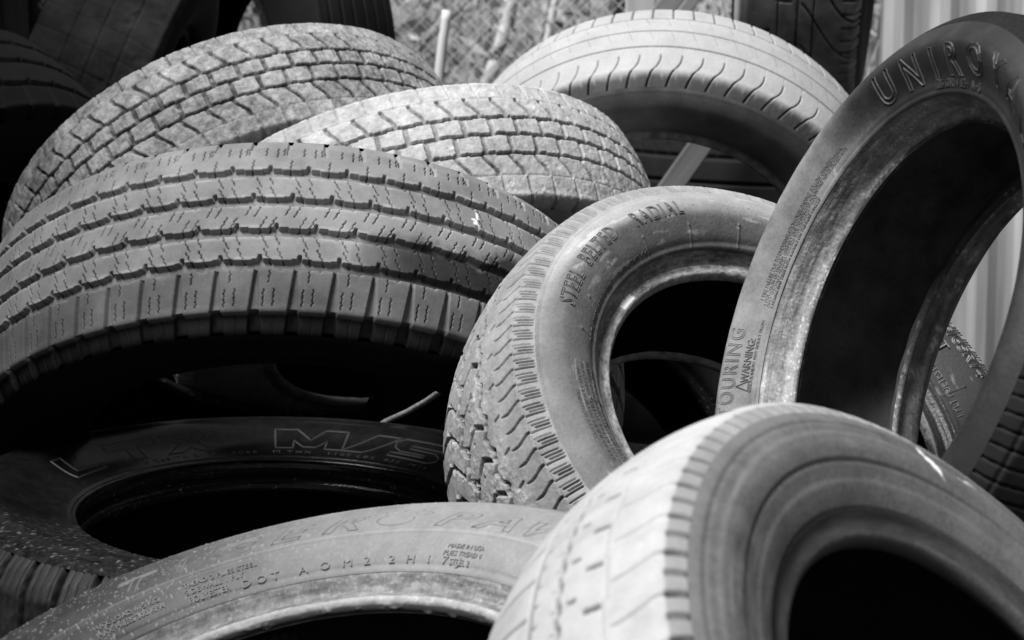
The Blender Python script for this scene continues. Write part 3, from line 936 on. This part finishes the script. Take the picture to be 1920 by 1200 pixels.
# ------------------------------------------------------------------ undergrowth behind the fence
def undergrowth():
    rnd = np.random.default_rng(5)
    P, q, n = [], [], 0
    for i in range(1500):
        y = rnd.uniform(5.75, 9.5); x = rnd.uniform(-2.6, 2.4) * (y / 6)
        L = rnd.uniform(.5, 1.9); w = rnd.uniform(.006, .030)
        lean = rnd.normal(0, .55); ang = rnd.uniform(0, 2 * np.pi); bend = rnd.normal(0, .35)
        fx, fy = np.cos(ang), np.sin(ang)
        pts = []
        for k in range(5):
            s = k / 4
            off = lean * s * L + bend * s * s * L * .5
            c = np.array([x + off * .9, y + off * .3 * np.sin(ang * 3), s * L * .9])
            ww = w * (1 - .75 * s) * .5
            pts += [c - np.array([fx, fy, 0]) * ww, c + np.array([fx, fy, 0]) * ww]
        P += pts
        for k in range(4):
            q.append((n + 2 * k, n + 2 * k + 1, n + 2 * k + 3, n + 2 * k + 2))
        n += 10
    # leaf clumps
    for i in range(9000):
        y = rnd.uniform(6.0, 10.5); x = rnd.uniform(-2.6, 2.4) * (y / 6); z = rnd.uniform(0.05, 2.3)
        s = rnd.uniform(.02, .08)
        a = rnd.normal(0, 1, 3); a /= np.linalg.norm(a); b = np.cross(a, rnd.normal(0, 1, 3)); b /= np.linalg.norm(b)
        c = np.array([x, y, z])
        P += [c - a * s, c + b * s * .45, c + a * s, c - b * s * .45]
        q.append((n, n + 1, n + 2, n + 3)); n += 4
    m = plain('dry_weeds', .05, .58, scale=7, rough=.9, bump=0)
    o = raw_mesh('undergrowth', np.array(P), np.array(q), m, None, smooth=False)
    tag(o, 'tangle of dry weeds and brush behind the chain link fence', None, None, 'stuff')


undergrowth()


def stick(name, label, cat, pts, rad, mat, seg=10, rough=.12):
    pts = np.array([list(p) for p in pts]); k = 14
    s = np.linspace(0, 1, len(pts)); S = np.linspace(0, 1, k)
    pp = np.stack([np.interp(S, s, pts[:, i]) for i in range(3)], 1)
    pp += np.random.default_rng(len(label)).normal(0, rad * rough, pp.shape)
    rr = np.interp(S, [0, 1], [rad, rad * .8])
    b = Bag(); b.add(*tube(pp, rr, seg)); o = b.build(name, mat)
    tag(o, label, cat)
    return o


stick('stake', 'pale bleached stake standing upright beside the block tread winter tyre', 'stake', [at(812, 330, 4.6), at(823, 140, 4.6), at(838, 20, 4.6)], .014, M_PALE, rough=.03)
stick('branch', 'thick pale branch leaning to the right behind the chain link fence', 'branch', [at(885, 240, 5.9), at(930, 110, 5.9), at(955, 30, 5.9), at(985, -90, 5.9)], .024, M_BARK)
stick('branch', 'thin grey branch rising behind the chain link fence, right of the thick one', 'branch', [at(1015, 130, 6.1), at(1030, 60, 6.1), at(1052, -60, 6.1)], .014, M_BARK)


def board(name, label, c, size, rot, mat, cat='board'):
    b = Bag()
    b.box((0, 0, 0), size)
    o = b.build(name, mat, smooth=False)
    bv = o.modifiers.new('edge', 'BEVEL'); bv.width = .003; bv.segments = 2
    o.location = c; o.rotation_euler = rot
    tag(o, label, cat)
    return o


board('board', 'pale upright board standing at the end of the chain link fence', at(1200, 40, 5.0), (.075, .02, 1.7), (0, 0, .1), M_PALE)
board('board', 'grey board leaning to the right behind the worn smooth tyre', at(1252, 10, 4.8), (.05, .022, 1.5), (0, math.radians(38), 0), M_WOOD)
board('board', 'darker board leaning parallel just right of the grey one', at(1290, 12, 4.7), (.03, .022, 1.5), (0, math.radians(38), 0), M_WOOD)
board('plank', 'weathered plank leaning inside the opening of the worn smooth tyre', at(1262, 345, 3.35), (.040, .02, .50), (math.radians(-12), math.radians(36), 0), M_DIM, 'plank')

# ------------------------------------------------------------------ the tyres
TP['T6']['toe'] = .001
TP['T7']['rec'] = .0005
TP['T1']['sharp'] = 1
make_tyre('T1', 'large black ribbed truck tyre with zigzag sipes at the left of the heap', ribbed((-.623, -.245, .137, .508), wet=True), flat_side, dict(tread=M_T1, side=M_T1S), arc=(-74, 88), res=(.0009, .0008))
make_tyre('T2', 'dusty block tread winter tyre highest at the left, chipped blocks with small sipes', blocks((.327, .721), 60, .52, .50, .0, True), flat_side, dict(tread=M_T2, side=M_T1S), arc=(-128, 48), res=(.0011, .0011))
make_tyre('T3', 'pale block tread winter tyre wedged between the ribbed truck tyre and the smooth tyre', blocks((.32, .687), 61, .72, .35, .45), flat_side, dict(tread=M_T3, side=M_T3), arc=(-118, 62), res=(.0011, .0011))
make_tyre('T4', 'worn smooth tyre with curved shoulder slots, pale tread and dark sidewall, at the back', tread_smooth, side_smooth, dict(tread=M_T4, side=M_T4), arc=(-76, 92), res=(.0011, .001))

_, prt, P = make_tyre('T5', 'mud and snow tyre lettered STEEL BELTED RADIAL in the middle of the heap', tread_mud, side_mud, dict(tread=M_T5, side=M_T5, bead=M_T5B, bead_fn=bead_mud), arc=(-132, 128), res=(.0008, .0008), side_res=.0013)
lt = Letters(P, prt['sidewall'], M_T5); lt.dust = .24
lt.add(text_geo('STEEL  BELTED', .0215, outline=.030, xs=.70, spacing=1.24), -47, .2325, lift=.0003)
lt.add(text_geo('RADIAL', .0215, outline=.030, xs=.74, spacing=1.3), -17, .2315, lift=.0003)
lt.add(text_geo('195/65R14', .0225, outline=.05, xs=.84, spacing=1.05), 74.5, .2375, dust=.30)
lt.add(text_geo('88T', .0155, extrude=.12), 71.5, .2190, dust=.30)
lt.add(text_geo('1 PLY POLYESTER', .0095, extrude=.10), 84.5, .2080, flip=True, dust=.3)
lt.add(text_geo('DOT CTKT XXN', .0075, extrude=.06), -32, .2035)
lt.add(text_geo('265 R 15 088', .0075, extrude=.06), -50, .2035)
lt.add(text_geo('DOT 4 1987', .0075, extrude=.06), -62, .2035)
for i, s in enumerate(('SAFETY WARNING', 'SERIOUS INJURY MAY RESULT FROM', 'TIRE FAILURE DUE TO UNDERINFLATION', 'OVERLOADING FOLLOW OWNERS MANUAL', 'NEVER EXCEED 40 PSI TO SEAT BEADS')):
    lt.add(text_geo(s, .0062, extrude=.05), -92, .232 - .0068 * i)
lt.build()

_, prt, P = make_tyre('T6', 'upright tyre with warnings on its grey sidewall, sheet metal showing through its hole', tread_touring, side_touring, dict(tread=M_DARK2, side=M_T6, bead=M_T6B, bead_fn=bead_touring, liner=M_LINER6), arc=(-128, 150), res=(.0013, .0012), side_res=.0013, far_res=.003)
lt = Letters(P, prt['sidewall'], M_T6); lt.dust = .13
for ch, th_, r_ in zip('UNIROYAL', (-20.2, -9.5, -.4, 8, 18.8, 30.2, 40, 50), (.2035, .2030, .2030, .2050, .2080, .2105, .2125, .2085)):
    lt.add(text_geo(ch, .031, outline=.030, bold=.015, xs=1.08), th_, r_)
lt.add(text_geo('185/60R14 82H  M+S', .0095, bold=.01, extrude=.09, xs=.9), 9, .1960)
lt.add(text_geo('TOURING', .0165, outline=.045, xs=1.0, spacing=1.25), -106, .2140, dust=.62)
lt.add(text_geo('WARNING:', .0088, extrude=.10, xs=.95), -102.5, .2042, dust=.3)
lt.add(poly_geo([[(-.5, 0), (.5, 0), (0, .95)]], .010, .08), -109.6, .2035, dust=.3)
lt.add(text_geo('SERIOUS INJURY MAY RESULT FROM:', .0050, extrude=.09, xs=.86), -101.5, .1995, dust=.3)
for i, s in enumerate(('1 TIRE FAILURE DUE TO UNDERINFLATION/OVERLOADING  FOLLOW OWNERS MANUAL', '2 EXPLOSION OF TIRE/RIM ASSEMBLY DUE TO IMPROPER MOUNTING  NEVER EXCEED 40 PSI',
                       'ONLY SPECIALLY TRAINED PERSONS SHOULD MOUNT TIRES', '3 MIXING BIAS TIRES WITH RADIALS ON THE SAME VEHICLE')):
    lt.add(text_geo(s, .0046, extrude=.09, xs=.88), (-64, -64, -72, -72)[i], .2062 - .0038 * i, dust=.38)
lt.build()

_, prt, P = make_tyre('T7', 'pale bald tread tyre with rings on its sidewall in the front right corner', tread_bald, side_bald, dict(tread=M_T7, side=M_T7S, bead_fn=bead_bald), arc=(-72, 80), res=(.0009, .0009), side_res=.0013)

_, prt, P = make_tyre('T8', 'tyre with speckled pale grey sidewall and paw emblem lying at the front', tread_plain, side_pale, dict(tread=M_T8, side=M_T8, bead=M_T8B, bead_fn=bead_pale), arc=(-98, 44), res=(.002, .002), side_res=.0013)
lt = Letters(P, prt['sidewall'], M_T8); lt.dust = .66
for ch, th_ in zip('TIGER', (-62.5, -53.5, -44.5, -34.5, -24.5)):
    lt.add(text_geo(ch, .030, outline=.032, bold=.015, xs=1.75 if ch != 'I' else 1.1, shear=.35), th_, .2615)
for ch, th_ in zip('PAW', (-3.5, 6, 16.5)):
    lt.add(text_geo(ch, .030, outline=.032, bold=.015, xs=1.75, shear=.35), th_, .2615)
ell = lambda cx, cy, rx, ry, k=14: [(cx + rx * math.cos(2 * math.pi * i / k), cy + ry * math.sin(2 * math.pi * i / k)) for i in range(k)]
lt.add(poly_geo([ell(0, .32, .55, .28), ell(-.62, .68, .28, .14), ell(-.18, .88, .28, .14), ell(.34, .88, .28, .14), ell(.72, .66, .26, .13)], .029, .03), -14.2, .2615)
lt.add(text_geo('DOT  A O M 2  2 H 1 7 J', .0078, extrude=.045, xs=1.5, spacing=1.5), -20, .2268)
for i, s in enumerate(('MADE IN USA', 'PLIES TREAD 4', 'STEEL 2')):
    lt.add(text_geo(s, .0058, extrude=.04), 3.4, .2398 - .0065 * i)
for i, s in enumerate(('TREAD 2 PLIES STEEL', 'SIDEWALL 1 PLY', 'POLYESTER')):
    lt.add(text_geo(s, .0066, extrude=.045, xs=1.0), -47 - 1.5 * i, .2425 - .0072 * i)
for i, s in enumerate(('MAX LOAD 615 KG', 'MAX PRESS 300 KPA')):
    lt.add(text_geo(s, .0066, extrude=.045, xs=1.0), -66, .2400 - .0072 * i)
lt.build()

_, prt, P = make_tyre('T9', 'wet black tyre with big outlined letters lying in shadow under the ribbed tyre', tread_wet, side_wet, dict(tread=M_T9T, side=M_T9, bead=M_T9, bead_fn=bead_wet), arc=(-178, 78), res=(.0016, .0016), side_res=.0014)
lt = Letters(P, prt['sidewall'], M_T9); lt.dust = 2.0
LET = {'L': ([[(-.8, 0), (-.8, 1), (-.35, 1), (-.35, .3), (.75, .3), (.75, 0)]], -54.0),
       'T': ([[(-.22, 0), (-.22, .68), (-.9, .68), (-.9, 1), (.9, 1), (.9, .68), (.22, .68), (.22, 0)]], -35.0),
       'X': ([[(-.95, 0), (-.3, .52), (-.85, 1), (-.35, 1), (0, .72), (.4, 1), (.95, 1), (.3, .52), (.85, 0), (.35, 0), (0, .3), (-.35, 0)]], -19.0),
       'M': ([[(-1.15, 0), (-1.15, 1), (-.45, 1), (0, .52), (.45, 1), (1.15, 1), (1.15, 0), (.55, 0), (.55, .5), (.2, .1), (-.2, .1), (-.55, .5), (-.55, 0)]], 13.5),
       '/': ([[(-.9, 0), (.15, 1), (.95, 1), (-.1, 0)]], 29.5),
       'S': ([[(-.95, .06), (.7, .0), (.95, .2), (.9, .42), (.65, .58), (-.35, .6), (-.35, .74), (.9, .72), (.95, 1), (-.7, 1), (-.95, .82), (-.9, .58), (-.65, .42), (.35, .4), (.35, .28), (-.95, .3)]], 44.0)}
for k_, (pl, th_) in LET.items():
    lt.add(poly_geo(pl, .033, .036), th_, .2345)
lt.add(text_geo('P 265/70 R 16   3065   M TXX   1105 LBS  835  M+S', .0092, extrude=.06, xs=1.35, spacing=1.25), 8, .2205)
lt.build()

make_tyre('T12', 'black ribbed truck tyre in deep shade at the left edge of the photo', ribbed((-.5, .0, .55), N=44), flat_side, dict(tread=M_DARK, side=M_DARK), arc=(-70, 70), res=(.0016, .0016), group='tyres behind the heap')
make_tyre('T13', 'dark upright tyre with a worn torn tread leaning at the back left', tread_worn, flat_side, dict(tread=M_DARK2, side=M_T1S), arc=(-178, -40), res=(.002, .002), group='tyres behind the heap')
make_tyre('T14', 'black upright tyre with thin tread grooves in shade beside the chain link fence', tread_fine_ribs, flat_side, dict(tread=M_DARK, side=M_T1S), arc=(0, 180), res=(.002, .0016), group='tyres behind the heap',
          P=dict(c=tuple(at(466, 118, 3.85)), n=(-.72, -.69, .05), e1=(0, .05, 1), R=.36, tw=.09, sw=.108, rb=.17, bw=.085, cd=.12, q=(.16, .35, .13, .55)))
make_tyre('T15', 'dark upright tyre with directional tread beside the sheet metal fence', tread_directional, flat_side, dict(tread=M_T15, side=M_DARK), arc=(-178, -60), res=(.0016, .0016), group='tyres behind the heap')
make_tyre('T16', 'grey dusty tyre glimpsed between the two black tyres at the back left', tread_plain, flat_side, dict(tread=M_T6, side=M_T6), arc=(-178, -60), res=(.003, .003), group='tyres behind the heap',
          P=dict(c=tuple(at(440, 560, 4.75)), n=(.96, -.25, .08), e1=(0, .3, .95), R=.43, tw=.10, sw=.12, rb=.25, bw=.09, cd=.1, q=(.16, .35, .13, .55)))
_, prt, P = make_tyre('T11', 'dark numbered tyre glimpsed through the hole of the mud and snow tyre', tread_plain, flat_side, dict(tread=M_T1S, side=M_T1S), arc=(-30, 120), res=(.003, .003), group='tyres behind the heap',
          P=dict(c=tuple(at(1075, 900, 2.62)), n=(.25, -.86, .45), e1=(0, .45, .86), R=.30, tw=.085, sw=.1, rb=.19, bw=.08, cd=.1, q=(.16, .35, .13, .55)))
lt = Letters(P, prt['sidewall'], M_T1S); lt.dust = 1.5
lt.add(text_geo('215', .022, outline=.05, spacing=1.2), 52, .232)
lt.build()

b = Bag()
pp = np.array([list(at(x, y, z)) for x, y, z in ((690, 812, 2.36), (725, 792, 2.33), (765, 772, 2.30), (800, 752, 2.27), (828, 733, 2.24), (850, 712, 2.22))])
b.add(*tube(pp + np.random.default_rng(2).normal(0, .0006, pp.shape), .0036, 10))
tag(b.build('twig', plain('wet_twig', .12, .30, scale=160, rough=.5)), 'thin curved grey twig hanging between the wet tyre and the ribbed tyre', 'twig')

# low stack under the directional tyre, added to darken the worn tyre's opening
for i, nm in enumerate(('lowest', 'middle', 'topmost')):
    make_tyre('ST', 'black tyre lying %s in the stack added to darken the worn smooth tyre opening' % nm, tread_plain, flat_side, dict(tread=M_T1S, side=M_T1S), arc=(90, 270), res=(.003, .003), group='stacked black tyres behind the heap',
              P=dict(c=(.52 + (.02, -.03, .01)[i], 3.80 + (0, .02, -.01)[i], .112 + .226 * i), n=(.02 * (i - 1), .015 * (1 - i), 1), e1=(0, 1, 0), R=.37, tw=.092, sw=.112, rb=.2, bw=.09, cd=.1, q=(.16, .35, .13, .55)))
